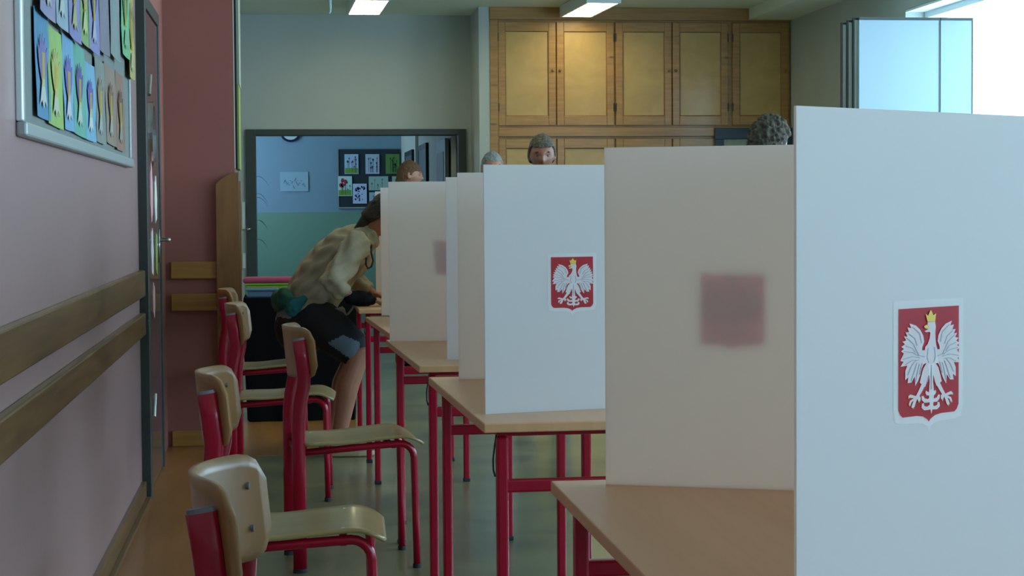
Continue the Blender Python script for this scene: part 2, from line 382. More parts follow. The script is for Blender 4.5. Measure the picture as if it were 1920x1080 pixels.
def make_chair():
    c = thing('school_chair', 'x', 'chair', group='school chairs facing the row of booths')
    for s in (-1, 1):
        p = [(-.2, s*.175, .012), (-.2, s*.175, .42), (-.2, s*.175, .52), (-.194, s*.175, .585), (-.182, s*.175, .64), (-.180, s*.175, .68), (-.187, s*.175, .74), (-.196, s*.175, .80)]
        po = obj('back_post', tube(nb(), p, [(.0235, .011)]*8, 16, True, (1, 0, 0)), 'red', c, smooth=True)
        obj('post_cap', tube(nb(), [(-.196, s*.175, .798), (-.1975, s*.175, .807)], [(.023, .0105), (.020, .009)], 16, True, (1, 0, 0)), 'cap', po, smooth=False)
        obj('rubber_foot', tube(nb(), [(-.2, s*.175, 0), (-.2, s*.175, .014)], [(.025, .0125)]*2, 16, True, (1, 0, 0)), 'rubber', po)
        q = [(-.19, s*.165, .412), (.0, s*.165, .425), (.15, s*.165, .434)]
        q += [(.15+.05*math.sin(a), s*.165, .384+.05*math.cos(a)) for a in (.3, .6, .9, 1.2, PI/2)] + [(.203, s*.17, .2), (.206, s*.175, .012)]
        fl = obj('front_leg', tube(nb(), q, .0125, 12), 'red', c, smooth=True)
        obj('rubber_foot', tube(nb(), [(.206, s*.175, 0), (.206, s*.175, .014)], .015, 12), 'rubber', fl)
    obj('seat_rail', bx(nb(), -.205, -.185, -.165, .165, .40, .42), 'red', c, bevel=.004); obj('seat_rail', bx(nb(), .12, .14, -.16, .16, .417, .43), 'red', c, bevel=.004)
    # backrest: plywood bowed away from the sitter
    P = []; W2 = .195; hh = .088; r = .045
    for i in range(29):
        y = -W2+2*W2*i/28; e = abs(y)-(W2-r); zh = hh if e < 0 else hh-r+math.sqrt(max(0, r*r-e*e))
        row = []
        for j in range(9):
            v = -1+2*j/8; z = .755+zh*v
            x = -.136-.082*(1-(abs(y)/W2)**2.2) - .10*(z-.70)
            row.append(Vector((x, y, z)))
        P.append(row)
    b = obj('backrest', solidify_grid(nb(), P, .010), 'ply', c, smooth=False)
    for p in b.data.polygons: p.use_smooth = len(p.vertices) == 4 and p.area > 1e-4
    bm = nb()
    for s in (-1, 1):
        for z in (.72, .79):
            y = s*.158; x = -.136-.082*(1-(abs(y)/W2)**2.2)-.10*(z-.70)+.006
            tube(bm, [(x-.004, y, z), (x+.003, y, z)], .006, 10); obj('bolt', bm, 'cap', b); bm = nb()
    bm.free()
    # seat with waterfall front
    P = []; xs = [-.19+.015*i for i in range(24)]+[.175, .19, .205, .217, .227, .234]
    for x in xs:
        z = .437+.02*max(0, (x+.19)/.36)-.006*math.exp(-((x+.03)/.09)**2)
        if x > .15: z -= .035*((x-.15)/.084)**2
        e = max(abs(x+0)-.16, 0) if x < 0 else 0
        wv = .19-(.03-math.sqrt(max(0, .03**2-e*e)) if e else 0)
        if x > .2: wv -= .025*((x-.2)/.034)**2
        P.append([Vector((x, wv*(-1+2*j/12), z+.004*abs(-1+2*j/12)**2)) for j in range(13)])
    s_ = obj('seat', solidify_grid(nb(), P, .010), 'seatply', c)
    for p in s_.data.polygons: p.use_smooth = p.area > 1e-4
    bm = nb()
    for x in (-.13, .13):
        for s in (-1, 1):
            z = .437+.02*max(0, (x+.19)/.36)-.006*math.exp(-((x+.03)/.09)**2)+.005; obj('bolt', tube(nb(), [(x, s*.15, z), (x, s*.15, z+.003)], .005, 10), 'chrome', s_)
    bm.free()
    return c
ch = make_chair()
for i, (x, y, a, lb) in enumerate((
        (.09, 2.91, -6, 'beech and red school chair nearest the camera, only its curved backrest in view'),
        (.015, 4.74, -2, 'beech and red school chair second from the camera, facing the second booth'),
        (.232, 6.60, 5, 'beech and red school chair in the middle, pulled closest to the tables'),
        (-.015, 8.17, -3, 'beech and red school chair second from the rear with a shiny white-glinting backrest'),
        (-.10, 9.72, -2, 'beech and red school chair farthest back, against the pine plank by the pink wall'))):
    if i == 0: o = ch; o.location = (x, y, 0); o.rotation_euler.z = math.radians(a); o['label'] = lb
    else: dup(ch, (x, y, .003 if i in (3, 4) else 0), math.radians(a), lb)
ch.location.z = .0

# ------------------------------------------------------------------ emblem (white crowned eagle on a red shield)
def U(p):   # traced coordinates -> u,v in shield units (0..1, 0..1)
    x, y = p; yt = 100-.05*(x-167); yb = 990-.08*(x-170)
    return ((x-167)/493, (y-yt)/(yb-yt))
def mir(pts): return [(845-x, y-(.05*(845-2*x))) for x, y in pts]
WING = [(372, 440), (350, 440), (352, 415), (368, 370), (360, 320), (335, 270), (300, 235), (248, 217), (262, 255), (232, 250), (245, 290), (218, 290), (232, 325), (205, 322), (222, 357), (192, 365), (212, 387), (184, 408), (205, 425), (182, 445), (204, 462), (176, 522), (202, 530), (178, 570), (232, 562), (216, 605), (215, 682), (240, 658), (234, 706), (264, 702), (290, 655), (296, 732), (318, 690), (337, 640), (347, 590), (362, 555), (386, 545)]
BODY = [(395, 210), (455, 206), (462, 245), (458, 300), (460, 350), (466, 400), (474, 430), (472, 490), (478, 545), (455, 553), (425, 560), (386, 548), (370, 500), (372, 440), (376, 412), (395, 390), (412, 340), (417, 298), (410, 288), (385, 292), (368, 284), (392, 270), (400, 262), (392, 232)]
BEAK = [(365, 242), (385, 229), (399, 240), (403, 264), (380, 262), (369, 256)]
CROWN = [(393, 207), (377, 140), (397, 156), (408, 130), (419, 108), (431, 130), (441, 154), (462, 136), (455, 205)]
TAIL = [(403, 555), (446, 555), (441, 700), (450, 790), (442, 900), (427, 968), (414, 900), (406, 790), (412, 700)]
CURL = [[(418, 930), (370, 935), (347, 912), (350, 880), (366, 873), (370, 898), (392, 905), (418, 888)], [(418, 870), (370, 872), (350, 848), (347, 816), (362, 815), (374, 836), (400, 842), (418, 825)], [(418, 812), (388, 812), (378, 790), (384, 772), (400, 785), (418, 785)]]
THIGH = [(386, 548), (426, 556), (416, 645), (400, 652), (390, 700), (376, 742), (362, 728), (346, 716), (332, 706), (345, 650), (360, 592)]
FOOT = [(350, 712), (372, 738), (350, 780), (330, 814), (341, 826), (339, 850), (326, 872), (312, 836), (303, 860), (292, 898), (280, 918), (265, 905), (272, 880), (283, 852), (268, 862), (255, 896), (244, 882), (254, 850), (284, 832), (255, 826), (240, 834), (240, 814), (256, 799), (302, 814), (320, 778)]
FEATH = [[(270, 245), (330, 300), (345, 380)], [(240, 300), (290, 340), (310, 400)], [(225, 335), (280, 385), (300, 430)], [(215, 400), (270, 420), (300, 460)], [(200, 445), (270, 455), (320, 485)], [(195, 510), (270, 490), (330, 500)], [(215, 555), (270, 520), (320, 520)], [(235, 640), (262, 570), (300, 520)], [(262, 690), (290, 600), (310, 540)], [(298, 700), (312, 620), (330, 550)], [(330, 640), (340, 590), (350, 545)], [(300, 430), (325, 480), (372, 494)]]
EW, EH = .109, .121
def flat(bm, pts2, f):      # ink printed flat on the sticker
    vs = [bm.verts.new(f(p)) for p in pts2]
    for t in tessellate_polygon([[Vector((p[0], p[1], 0)) for p in pts2]]):
        try: bm.faces.new([vs[i] for i in t])
        except ValueError: pass
    return bm
def emblem(parent, cx, cz, yf):
    """on a panel's front face y=yf (facing -y), local coords of the panel"""
    def mp(d): return lambda p: (cx+(p[0]-.5)*EW, yf-d, cz+(.5-p[1])*EH)
    def uvp(bm, pts, d0, d1):
        q = [U(p) for p in pts]; return flat(bm, q, mp(d1))
    def shield(g, rr):   # outline with grow g in metres
        gx, gy = g/EW, g/EH; pts = [(-gx, -gy), (1+gx, -gy)]
        pts += [(1+gx, .93), (1+gx-.03, .975+gy), (.93, 1+gy*.95), (.70, 1+gy), (.60, 1.012+gy), (.53, 1.04+gy), (.5, 1.065+gy*1.35)]
        pts += [(.47, 1.04+gy), (.40, 1.012+gy), (.30, 1+gy), (.07, 1+gy*.95), (-gx+.03, .975+gy), (-gx, .93)]
        return pts
    base = obj('emblem', flat(nb(), shield(.0085, 0), mp(.0004)), 'sticker', parent)
    base['label'] = 'shield emblem with a crowned white eagle on red'
    obj('red_field', flat(nb(), shield(0, 0), mp(.0009)), 'shieldred', base)
    bm = nb()
    uvp(bm, WING, .0012, .0018); uvp(bm, mir(WING), .0012, .0018); uvp(bm, BODY, .0012, .0019); uvp(bm, TAIL, .0012, .0018)
    for c_ in CURL: uvp(bm, c_, .0012, .00175); uvp(bm, mir(c_), .0012, .00175)
    uvp(bm, THIGH, .0012, .00185); uvp(bm, mir(THIGH), .0012, .00185); uvp(bm, FOOT, .0012, .0018); uvp(bm, mir(FOOT), .0012, .0018)
    obj('eagle', bm, 'eagle', base)
    bm = nb()
    def stroke(pts, w_=2.6):
        for (x0, y0), (x1, y1) in zip(pts, pts[1:]):
            L_ = math.hypot(x1-x0, y1-y0); nx, ny = -(y1-y0)/L_*w_, (x1-x0)/L_*w_
            uvp(bm, [(x0+nx, y0+ny), (x1+nx, y1+ny), (x1-nx, y1-ny), (x0-nx, y0-ny)], .0018, .0022)
    for f in FEATH: stroke(f); stroke(mir(f))
    stroke([(405, 650), (392, 700)]); stroke([(426, 560), (426, 760)]); stroke([(400, 420), (390, 500), (405, 545)]); stroke([(450, 415), (458, 495), (445, 540)])
    obj('feather_lines', bm, 'feather', base)
    bm = nb(); uvp(bm, CROWN, .0012, .0022); uvp(bm, BEAK, .0012, .0022)
    for c in ((242, 824), (249, 888), (278, 912), (326, 862)):
        q = [(c[0]+5*math.cos(a), c[1]+7*math.sin(a)) for a in (0, 1, 2, 3, 4, 5)]; uvp(bm, q, .0018, .0022); uvp(bm, mir(q), .0018, .0022)
    obj('crown', bm, 'gold', base)

# ------------------------------------------------------------------ voting booths
BH = .587; BT = .0035
def booth(pn, an, pf, af, wlen, label, wf=None):
    """pn = outer end of the near wing, an its angle; pf, af the same for the far wing"""
    wf = wf or wlen
    t = thing('voting_booth', label, 'voting booth', (pn[0], pn[1], .76), 0, 'white voting booths on the tables')
    def wing(p, a, front, ln):
        o = obj('wing_panel', bx(nb(), 0, ln, -BT/2, BT/2, 0, BH), 'panel', t, bevel=.0006)
        o.location = (p[0]-pn[0], p[1]-pn[1], 0); o.rotation_euler.z = math.radians(a)
        if front: emblem(o, .223, .307, -BT/2)
        else:      # far wing: printed on its outer face, which points away
            h = bpy.data.objects.new('emblem_mount', None)
            bpy.data.objects.remove(h)
            o2 = o
            n0 = len(C.objects); emblem(o2, 0, 0, -BT/2)
            e = [c for c in o2.children if c.name.startswith('emblem')][0]
            e.matrix_local = Matrix.Translation((.223, 0, .307)) @ Matrix.Rotation(PI, 4, 'Z')
        return o
    wing(pn, an, True, wlen); wing(pf, af, False, wf)
    en = Vector((pn[0]+(wlen)*math.cos(math.radians(an)), pn[1]+wlen*math.sin(math.radians(an)), 0))
    ef = Vector((pf[0]+wf*math.cos(math.radians(af)), pf[1]+wf*math.sin(math.radians(af)), 0))
    dv = ef-en
    o = obj('back_panel', bx(nb(), .003, dv.length-.003, -BT/2, BT/2, 0, BH), 'panel', t, bevel=.0006)
    o.location = (en.x-pn[0], en.y-pn[1], 0); o.rotation_euler.z = math.atan2(dv.y, dv.x)
    return t
booth((.533, 1.905), 33, (.556, 3.2), -22, .44, 'nearest white voting booth with a large eagle emblem, filling the right edge')
booth((.469, 4.353), 14, (.494, 5.28), -7, .44, 'second white voting booth with a fully visible eagle emblem on its near wing')
booth((.523, 5.985), -14, (.389, 6.87), -8, .44, 'third white voting booth, half hidden behind the second, its far wing beige in shade')
booth((.485, 7.62), -10, (.449, 8.58), -4, .44, 'fourth white voting booth, only a narrow strip beside the leaning voter')
booth((.54, 9.33), 8, (.505, 10.2), -3, .36, 'farthest white voting booth, in front of the leaning voter', )

# ------------------------------------------------------------------ people
def bake(bm, voxel, smooth=6, fac=.5):
    me = bpy.data.meshes.new('tmp'); bmesh.ops.recalc_face_normals(bm, faces=bm.faces); bm.to_mesh(me); bm.free()
    o = bpy.data.objects.new('tmp', me); C.objects.link(o)
    r = o.modifiers.new('r', 'REMESH'); r.mode = 'VOXEL'; r.voxel_size = voxel
    s = o.modifiers.new('s', 'SMOOTH'); s.factor = fac; s.iterations = smooth
    dg = bpy.context.evaluated_depsgraph_get(); dg.update()
    res = bpy.data.meshes.new_from_object(o.evaluated_get(dg)); bpy.data.objects.remove(o); bpy.data.meshes.remove(me)
    for p in res.polygons: p.use_smooth = True
    return res
def meshobj(name, me, m, parent):
    me.name = name; me.materials.clear(); me.materials.append(M[m]); o = bpy.data.objects.new(name, me); C.objects.link(o); o.parent = parent
    return o
def headshape(bm, T):
    g = bmesh.ops.create_uvsphere(bm, u_segments=48, v_segments=36, radius=1)
    for v in g['verts']:
        x, y, z = v.co
        X = .098*x; Y = .076*y; Z = .118*z
        if z < -.1:                       # jaw narrows and comes forward
            k = min(1, (-z-.1)/.8); Y *= 1-.36*k; X = X*(1-.22*k)+.018*k
        if x > 0:
            X += .024*math.exp(-((Y/.012)**2+((Z+.018)/.020)**2))
            X += .012*math.exp(-((Y/.010)**2+((Z-.004)/.022)**2))
            X += .006*math.exp(-((Y/.05)**2+((Z-.030)/.010)**2))
            for s in (-1, 1): X -= .012*math.exp(-(((Y-s*.031)/.016)**2+((Z-.010)/.011)**2))
            X += .007*math.exp(-((Y/.024)**2+((Z+.056)/.008)**2)); X -= .004*math.exp(-((Y/.026)**2+((Z+.062)/.003)**2))
            X += .006*math.exp(-((Y/.022)**2+((Z+.098)/.014)**2))
        v.co = T @ Vector((X, Y, Z))
    for s in (-1, 1):                     # ears
        g = bmesh.ops.create_uvsphere(bm, u_segments=16, v_segments=12, radius=1)
        for v in g['verts']:
            x, y, z = v.co; v.co = T @ Vector((-.008+.018*x-.004*z, s*(.078+.008*y+(.006 if x < 0 else 0)), -.005+.032*z))
def face_parts(body, T):
    for s in (-1, 1):
        bm = nb(); ball(bm, (0, 0, 0), .0105, 16, 12)
        for v in bm.verts: v.co = T @ (v.co+Vector((.0725, s*.031, .008)))
        e = obj('eye', bm, 'eyew', body, smooth=True)
        bm = nb(); ball(bm, (0, 0, 0), (.003, .0055, .0055), 12, 8)
        for v in bm.verts: v.co = T @ (v.co+Vector((.0818, s*.031, .008)))
        obj('iris', bm, 'iris', e, smooth=True)
        bm = nb(); tube(bm, [T @ Vector((.090-.012*abs(k-.3), s*(.031+.015*k), .030+.003*(1-k*k))) for k in (-1, -.5, 0, .5, 1)], [.0015, .003, .0035, .003, .0015], 8)
        obj('eyebrow', bm, 'darkhair', body, smooth=True)
    bm = nb(); tube(bm, [T @ Vector((.1015-14*k*k*k*k*1e4*0-.3*abs(k)**1.5, k, -.0585)) for k in (-.024, -.012, 0, .012, .024)], [.001, .003, .0038, .003, .001], 8)
    obj('mouth', bm, 'lip', body, smooth=True)
def hair_cap(T, grow=1.07, front=.055, back=-.07, side=-.005, curls=0, seed=1, voxel=.005):
    """hair shell covering the skull down to a hairline"""
    rnd = random.Random(seed); bm = nb()
    g = bmesh.ops.create_uvsphere(bm, u_segments=40, v_segments=30, radius=1)
    for v in g['verts']:
        x, y, z = v.co; line = (front if x > .35 else (side if x > -.15 else back))
        if .15 < x <= .35: line = side+(front-side)*(x-.15)/.2
        if -.3 < x <= -.15: line = side+(back-side)*(-.15-x)/.15
        Z = .118*z*grow; 
        if Z < line: Z = line-.004
        s_ = math.sqrt(max(0, 1-min(1, abs(Z)/(.118*grow))**2)) if Z > 0 else 1
        L_ = math.hypot(x, y) or 1; hx, hy = x/L_, y/L_
        rr = s_ if abs(v.co.z) < .98 else L_
        rr = min(1, max(L_ if z > 0 else (1 if Z > line-.003 else L_), 0))
        v.co = T @ Vector((.098*grow*hx*rr-.004, .080*grow*hy*rr, Z))
    for i in range(curls):
        a = rnd.uniform(0, 2*PI); zz = rnd.uniform(back/.125 if math.cos(a) < 0 else .4, 1); s_ = math.sqrt(max(0, 1-zz*zz))
        p = T @ Vector((.1*grow*math.cos(a)*s_-.004, .084*grow*math.sin(a)*s_, .12*grow*zz)); ball(bm, p, rnd.uniform(.007, .012), 8, 6)
    me = bake(bm, voxel, 2 if curls else 4)
    for v in me.vertices:       # locks and strands
        c = v.co; q = Vector((c.x*35, c.y*85, c.z*35)); a = mnoise.noise(q+Vector((seed, 0, 0)))+.6*mnoise.noise(q*2.7)
        v.co = c+v.normal*(.0055 if not curls else .004)*a
    return me
def hand(bm, wrist, dirv, palm_n, side, curl=.35):
    """five separate fingers; dirv along the hand, palm_n out of the palm, side = thumb side vector"""
    d = Vector(dirv).normalized(); n = Vector(palm_n).normalized(); s = Vector(side).normalized(); w0 = Vector(wrist)
    limb(bm, [w0, w0+d*.045, w0+d*.085], [(.022, .016), (.037, .014), (.040, .012)], 16, s)
    for k, (off, ln) in enumerate(((.030, .072), (.010, .080), (-.010, .074), (-.029, .058))):
        p = w0+d*.085+s*off; pts = [p-d*.01]; a = 0; q = p
        for seg, frac in enumerate((.45, .3, .25)):
            a += curl*(1 if seg else .6); dd = d*math.cos(a)+n*math.sin(a); q = q+dd*ln*frac; pts.append(q)
        limb(bm, pts, [.0088, .0085, .0078, .0065], 10)
    p = w0+d*.025+s*.024
    limb(bm, [p, p+(s*.8+d*.6+n*.2).normalized()*.04, p+(s*.8+d*.6+n*.2).normalized()*.04+(d*.9+s*.35+n*.3).normalized()*.035], [.013, .011, .008], 10)
def figure(name, label, x, y, h, rz, tilt, shirt, hairm, skin, hairargs, group=None):
    """standing figure, arms hanging, local frame faces +x"""
    t = thing(name, label, 'person', (x, y, 0), rz)
    k = h/1.72
    V = lambda a, b, c: Vector((a*k, b*k, c*k))
    T = Matrix.Translation(V(.02, 0, 1.60)) @ Matrix.Rotation(tilt, 4, 'Y') @ Matrix.Scale(k, 4)
    bm = nb(); headshape(bm, T)
    limb(bm, [V(-.01, 0, 1.40), V(0, 0, 1.50), V(.01, 0, 1.56)], [.062*k, .056*k, .056*k])
    torso = [V(0, 0, .84), V(0, 0, .95), V(.01, 0, 1.08), V(.005, 0, 1.22), V(-.005, 0, 1.34), V(-.01, 0, 1.42)]
    tr = [(.16*k, .11*k), (.165*k, .115*k), (.145*k, .10*k), (.165*k, .11*k), (.17*k, .105*k), (.10*k, .075*k)]
    limb(bm, torso, tr, 24, (0, 1, 0))
    arms = {}; legs = {}
    for s in (-1, 1):
        arms[s] = [V(-.01, s*.18, 1.39), V(-.02, s*.225, 1.12), V(.06, s*.24, .88)]
        legs[s] = [V(0, s*.09, .90), V(.01, s*.10, .50), V(-.02, s*.11, .09)]
        limb(bm, arms[s], [.055*k, .042*k, .028*k])
        hand(bm, arms[s][2], (.25, 0, -1), (0, -s, 0), (1, 0, 0))
        limb(bm, [legs[s][0], (legs[s][0]+legs[s][1])/2, legs[s][1], legs[s][1]*.6+legs[s][2]*.4+V(-.015, 0, 0), legs[s][2]], [.088*k, .075*k, .055*k, .055*k, .038*k])
        limb(bm, [V(-.06, s*.11, .05), V(.06, s*.115, .045), V(.16, s*.125, .03)], [(.035*k, .035*k), (.042*k, .035*k), (.035*k, .022*k)], 14, (0, 1, 0))
    body = meshobj('body', bake(bm, .0075, 3), skin, t)
    face_parts(body, T)
    meshobj('hair', hair_cap(T, **hairargs), hairm, t)
    bm = nb(); limb(bm, torso, [(a+.014, b+.016) for a, b in tr], 24, (0, 1, 0))
    for s in (-1, 1): limb(bm, [arms[s][0], arms[s][1], arms[s][1]*.3+arms[s][2]*.7], [.072*k, .058*k, .05*k])
    meshobj('shirt', bake(bm, .011, 5), shirt, t)
    bm = nb(); limb(bm, [V(0, 0, .80), V(0, 0, .97)], [(.178*k, .128*k), (.172*k, .122*k)], 24, (0, 1, 0))
    for s in (-1, 1): limb(bm, [legs[s][0], legs[s][1], legs[s][2]+V(0, 0, .02)], [.105*k, .075*k, .06*k])
    meshobj('trousers', bake(bm, .012, 4), 'jeans', t)
    for s in (-1, 1):
        bm = nb(); limb(bm, [V(-.065, s*.11, .045), V(.06, s*.115, .042), V(.17, s*.125, .034)], [(.043*k, .043*k), (.05*k, .042*k), (.043*k, .032*k)], 16, (0, 1, 0))
        for v in bm.verts: v.co.z = max(v.co.z, 0)
        obj('shoe', bm, 'black', t, smooth=True)
    return t
figure('person', 'person with short reddish-brown hair in profile, seen above the third booth', 1.0, 15, 1.64, 0, .12, 'shirtg', 'brownhair', 'skin', dict(grow=1.06, front=.045, back=-.085, side=.0, seed=2))
figure('person', 'person with short pale grey hair, only the top of the head above the second booth', 1.57, 14, 1.68, math.radians(-80), .15, 'shirtw', 'palehair', 'skin', dict(grow=1.05, front=.06, back=-.06, side=.01, seed=3))
figure('person', 'person with greying dark hair facing the camera above the second booth, head bowed', 1.535, 11, 1.685, math.radians(-95), .22, 'shirtk', 'greyhair', 'skin3', dict(grow=1.07, front=.062, back=-.06, side=-.01, seed=4))
figure('person', 'person with curly ash-brown hair above the nearest booth, looking right', 2.245, 8.5, 1.66, math.radians(38), .2, 'shirtb', 'curl', 'skin2', dict(grow=1.12, front=.045, back=-.09, side=-.03, curls=300, seed=5, voxel=.004))

# the leaning voter
def voter():
    t = thing('person', 'person in cream sweatshirt and black shorts leaning over a table, gloved hand on it', 'person', (.25, 9.6, 0))
    o = Vector((.25, 9.6, 0)); V = lambda x, y, z: Vector((x, y, z))-o
    T = Matrix.Translation(V(.545, 9.68, 1.225)) @ Matrix.Rotation(.75, 4, 'Y')
    bm = nb(); headshape(bm, T)
    spine = [V(.115, 9.78, .70), V(.15, 9.77, .79), V(.205, 9.755, .89), V(.285, 9.74, .98), V(.36, 9.72, 1.05), V(.415, 9.70, 1.10)]
    sr = [(.16, .115), (.15, .11), (.135, .105), (.15, .115), (.16, .11), (.09, .07)]
    limb(bm, spine, sr, 24, (0, 1, 0))
    limb(bm, [V(.40, 9.70, 1.09), V(.455, 9.69, 1.145), V(.50, 9.68, 1.185)], [.06, .055, .055])
    ra = [V(.375, 9.53, 1.07), V(.24, 9.42, .875), V(.352, 9.44, .803)]
    la = [V(.40, 9.88, 1.07), V(.36, 9.95, .89), V(.47, 9.90, .80)]
    limb(bm, ra, [.052, .042, .028]); limb(bm, la, [.052, .042, .028])
    hand(bm, ra[2], (1, .15, -.12), (0, 0, -1), (0, 1, 0), .22)
    hand(bm, la[2], (1, -.2, -.1), (0, 0, -1), (0, -1, 0), .25)
    rl = [V(.165, 9.68, .69), V(.385, 9.48, .515), V(.272, 9.46, .09)]
    ll = [V(.15, 9.87, .69), V(.37, 9.80, .50), V(.245, 9.62, .09)]
    for l in (rl, ll):
        m = l[1]*.62+l[2]*.38+Vector((-.02, 0, 0))
        limb(bm, [l[0], (l[0]+l[1])/2, l[1], m, l[2]], [.088, .078, .056, .056, .036])
        f = l[2]; limb(bm, [f+Vector((-.03, 0, -.045)), f+Vector((.05, -.005, -.05)), f+Vector((.13, -.01, -.06))], [.034, .036, .025])
    body = meshobj('body', bake(bm, .0055, 3), 'skin2', t); face_parts(body, T)
    # hair with a pony tail
    me = hair_cap(T, grow=1.05, front=.05, back=-.10, side=-.03, curls=90, seed=9)
    bm = nb(); bm.from_mesh(me)
    limb(bm, [V(.48, 9.68, 1.25), V(.44, 9.67, 1.20), V(.405, 9.66, 1.165), V(.375, 9.655, 1.15)], [.03, .038, .028, .01])
    meshobj('hair', bake(bm, .005, 2), 'darkhair', t)
    # sweatshirt
    bm = nb(); sp = [V(.10, 9.785, .71)]+spine[1:]
    limb(bm, [V(.135, 9.78, .735)]+spine[1:], [(.178, .135), (.175, .14), (.165, .14), (.172, .138), (.178, .13), (.105, .085)], 28, (0, 1, 0))
    for i, v in enumerate(bm.verts): pass
    limb(bm, [ra[0], (ra[0]+ra[1])/2+Vector((.0, 0, -.01)), ra[1], ra[1]*.55+ra[2]*.45], [.075, .068, .062, .047])
    limb(bm, [la[0], la[1], la[1]*.35+la[2]*.65], [.072, .060, .045])
    limb(bm, [V(.235, 9.70, .715), V(.265, 9.62, .70), V(.30, 9.60, .745)], [(.10, .03), (.06, .02), (.02, .01)], 16, (0, 1, 0))
    me = bake(bm, .008, 6)
    for v in me.vertices:       # soft cloth folds
        c = v.co; f = .006*math.sin(c.x*55+c.z*38+4*math.sin(c.y*20))+.004*math.sin(c.z*95-c.x*60+c.y*30)
        v.co = c+v.normal*f
    meshobj('sweatshirt', me, 'sweat', t)
    bm = nb(); tube(bm, [V(.30, 9.60, .70), V(.33, 9.58, .715), V(.345, 9.57, .735), V(.355, 9.56, .75)], .006, 8); obj('waist_cord', bm, 'sweat', t, smooth=True)
    # grey undershirt band and black shorts with slate panels
    bm = nb(); limb(bm, [V(.095, 9.785, .67), V(.13, 9.78, .73)], [(.175, .138), (.172, .135)], 24, (0, 1, 0)); meshobj('undershirt', bake(bm, .01, 4), 'shirtg', t)
    bm = nb(); limb(bm, [V(.10, 9.785, .64), V(.125, 9.78, .69)], [(.185, .15), (.18, .145)], 24, (0, 1, 0))
    for l, ee in ((rl, .80), (ll, .80)):
        e = l[0].lerp(l[1], ee); limb(bm, [l[0], l[0].lerp(l[1], .4), e], [.115, .112, .095])
    sh = meshobj('shorts', bake(bm, .009, 5), 'shorts', t)
    # slate side panel: sewn on the outer face of the right leg
    src = nb(); src.from_mesh(sh.data); src.normal_update(); bm = nb(); vmap = {}
    poly = [(.222-.25, .575), (.30-.25, .615), (.385-.25, .575), (.36-.25, .50), (.33-.25, .50)]
    def inside(x, z):
        c = False; j = len(poly)-1
        for i in range(len(poly)):
            if (poly[i][1] > z) != (poly[j][1] > z) and x < (poly[j][0]-poly[i][0])*(z-poly[i][1])/(poly[j][1]-poly[i][1])+poly[i][0]: c = not c
            j = i
        return c
    for f in src.faces:
        cc = f.calc_center_median()
        if f.normal.y < -.15 and cc.y < .0 and inside(cc.x, cc.z):
            vs = []
            for v in f.verts:
                if v.index not in vmap: vmap[v.index] = bm.verts.new(v.co+v.normal*.003)
                vs.append(vmap[v.index])
            bm.faces.new(vs)
    src.free()
    obj('side_panel', bm, 'steel', sh, smooth=True)
    # jacket tied round the waist
    bm = nb(); limb(bm, [V(.015, 9.64, .80), V(-.01, 9.75, .775), V(.0, 9.86, .80)], [(.045, .05), (.055, .06), (.04, .05)], 16, (1, 0, 0)); limb(bm, [V(.02, 9.64, .82), V(.04, 9.61, .79), V(.03, 9.60, .73)], [.03, .028, .012]); me = bake(bm, .008, 4)
    for v in me.vertices: v.co = v.co+v.normal*.014*mnoise.noise(v.co*22)
    meshobj('tied_jacket', me, 'greenf', t)
    bm = nb(); limb(bm, [V(.03, 9.63, .725), V(.065, 9.605, .765), V(.11, 9.60, .80)], [(.02, .036), (.02, .038), (.012, .022)], 14, (0, 1, 0)); me = bake(bm, .006, 4)
    for v in me.vertices: v.co = v.co+v.normal*.010*mnoise.noise(v.co*30)
    meshobj('jacket_sleeve', me, 'teal', t)
    # fingerless glove on the near hand
    bm = nb(); d = Vector((1, .15, -.12)).normalized(); w0 = ra[2]
    limb(bm, [w0-d*.005, w0+d*.02, w0+d*.05, w0+d*.075, w0+d*.092], [(.034, .034), (.040, .040), (.052, .042), (.054, .038), (.048, .028)], 20, (0, 1, 0))
    limb(bm, [w0+d*.025+Vector((0, .02, 0)), w0+d*.05+Vector((0, .05, .0))], [.018, .014])
    for q in range(4): ball(bm, w0+d*.082+Vector((0, -.03+.02*q, .026)), .014, 10, 8)
    limb(bm, [w0-d*.012, w0+d*.008], [.037, .037])
    meshobj('glove', bake(bm, .004, 2), 'glove', t)
    for l in (rl, ll):
        f = l[2]; bm = nb()
        limb(bm, [f+Vector((-.035, 0, -.035)), f+Vector((.03, -.004, -.038)), f+Vector((.10, -.01, -.052)), f+Vector((.14, -.012, -.058))], [(.042, .045), (.044, .042), (.044, .034), (.036, .022)], 18, (0, 1, 0))
        limb(bm, [f+Vector((-.02, 0, .0)), f+Vector((-.015, 0, -.03))], [.043, .046])
        for v in bm.verts: v.co.z = max(v.co.z, .018)
        s = obj('shoe', bm, 'shoe', t, smooth=True)
        bm = nb(); pts = [(f.x-.080+.0, f.y), (f.x-.07, f.y-.036), (f.x, f.y-.045), (f.x+.10, f.y-.055), (f.x+.16, f.y-.045), (f.x+.182, f.y-.012), (f.x+.16, f.y+.025), (f.x+.09, f.y+.036), (f.x-.0, f.y+.04), (f.x-.07, f.y+.034)]
        polyprism(bm, pts, lambda p: (p[0], p[1], .002), lambda p: (p[0], p[1], .026)); obj('sole', bm, 'sole', s, bevel=.006)
        obj('lace', tube(nb(), [f+Vector((.045, -.035, -.012)), f+Vector((.055, 0, .004)), f+Vector((.065, .03, -.015))], .003, 6), 'shirtg', s)
    # cord loop hanging from the neck
    bm = nb(); tube(bm, [V(.455, 9.62, 1.07), V(.452, 9.60, 1.03), V(.462, 9.60, .985), V(.452, 9.60, .955), V(.435, 9.60, .945), V(.425, 9.60, .965), V(.428, 9.61, 1.0)], .005, 8)
    obj('neck_cord', bm, 'wire', t, smooth=True)
voter()

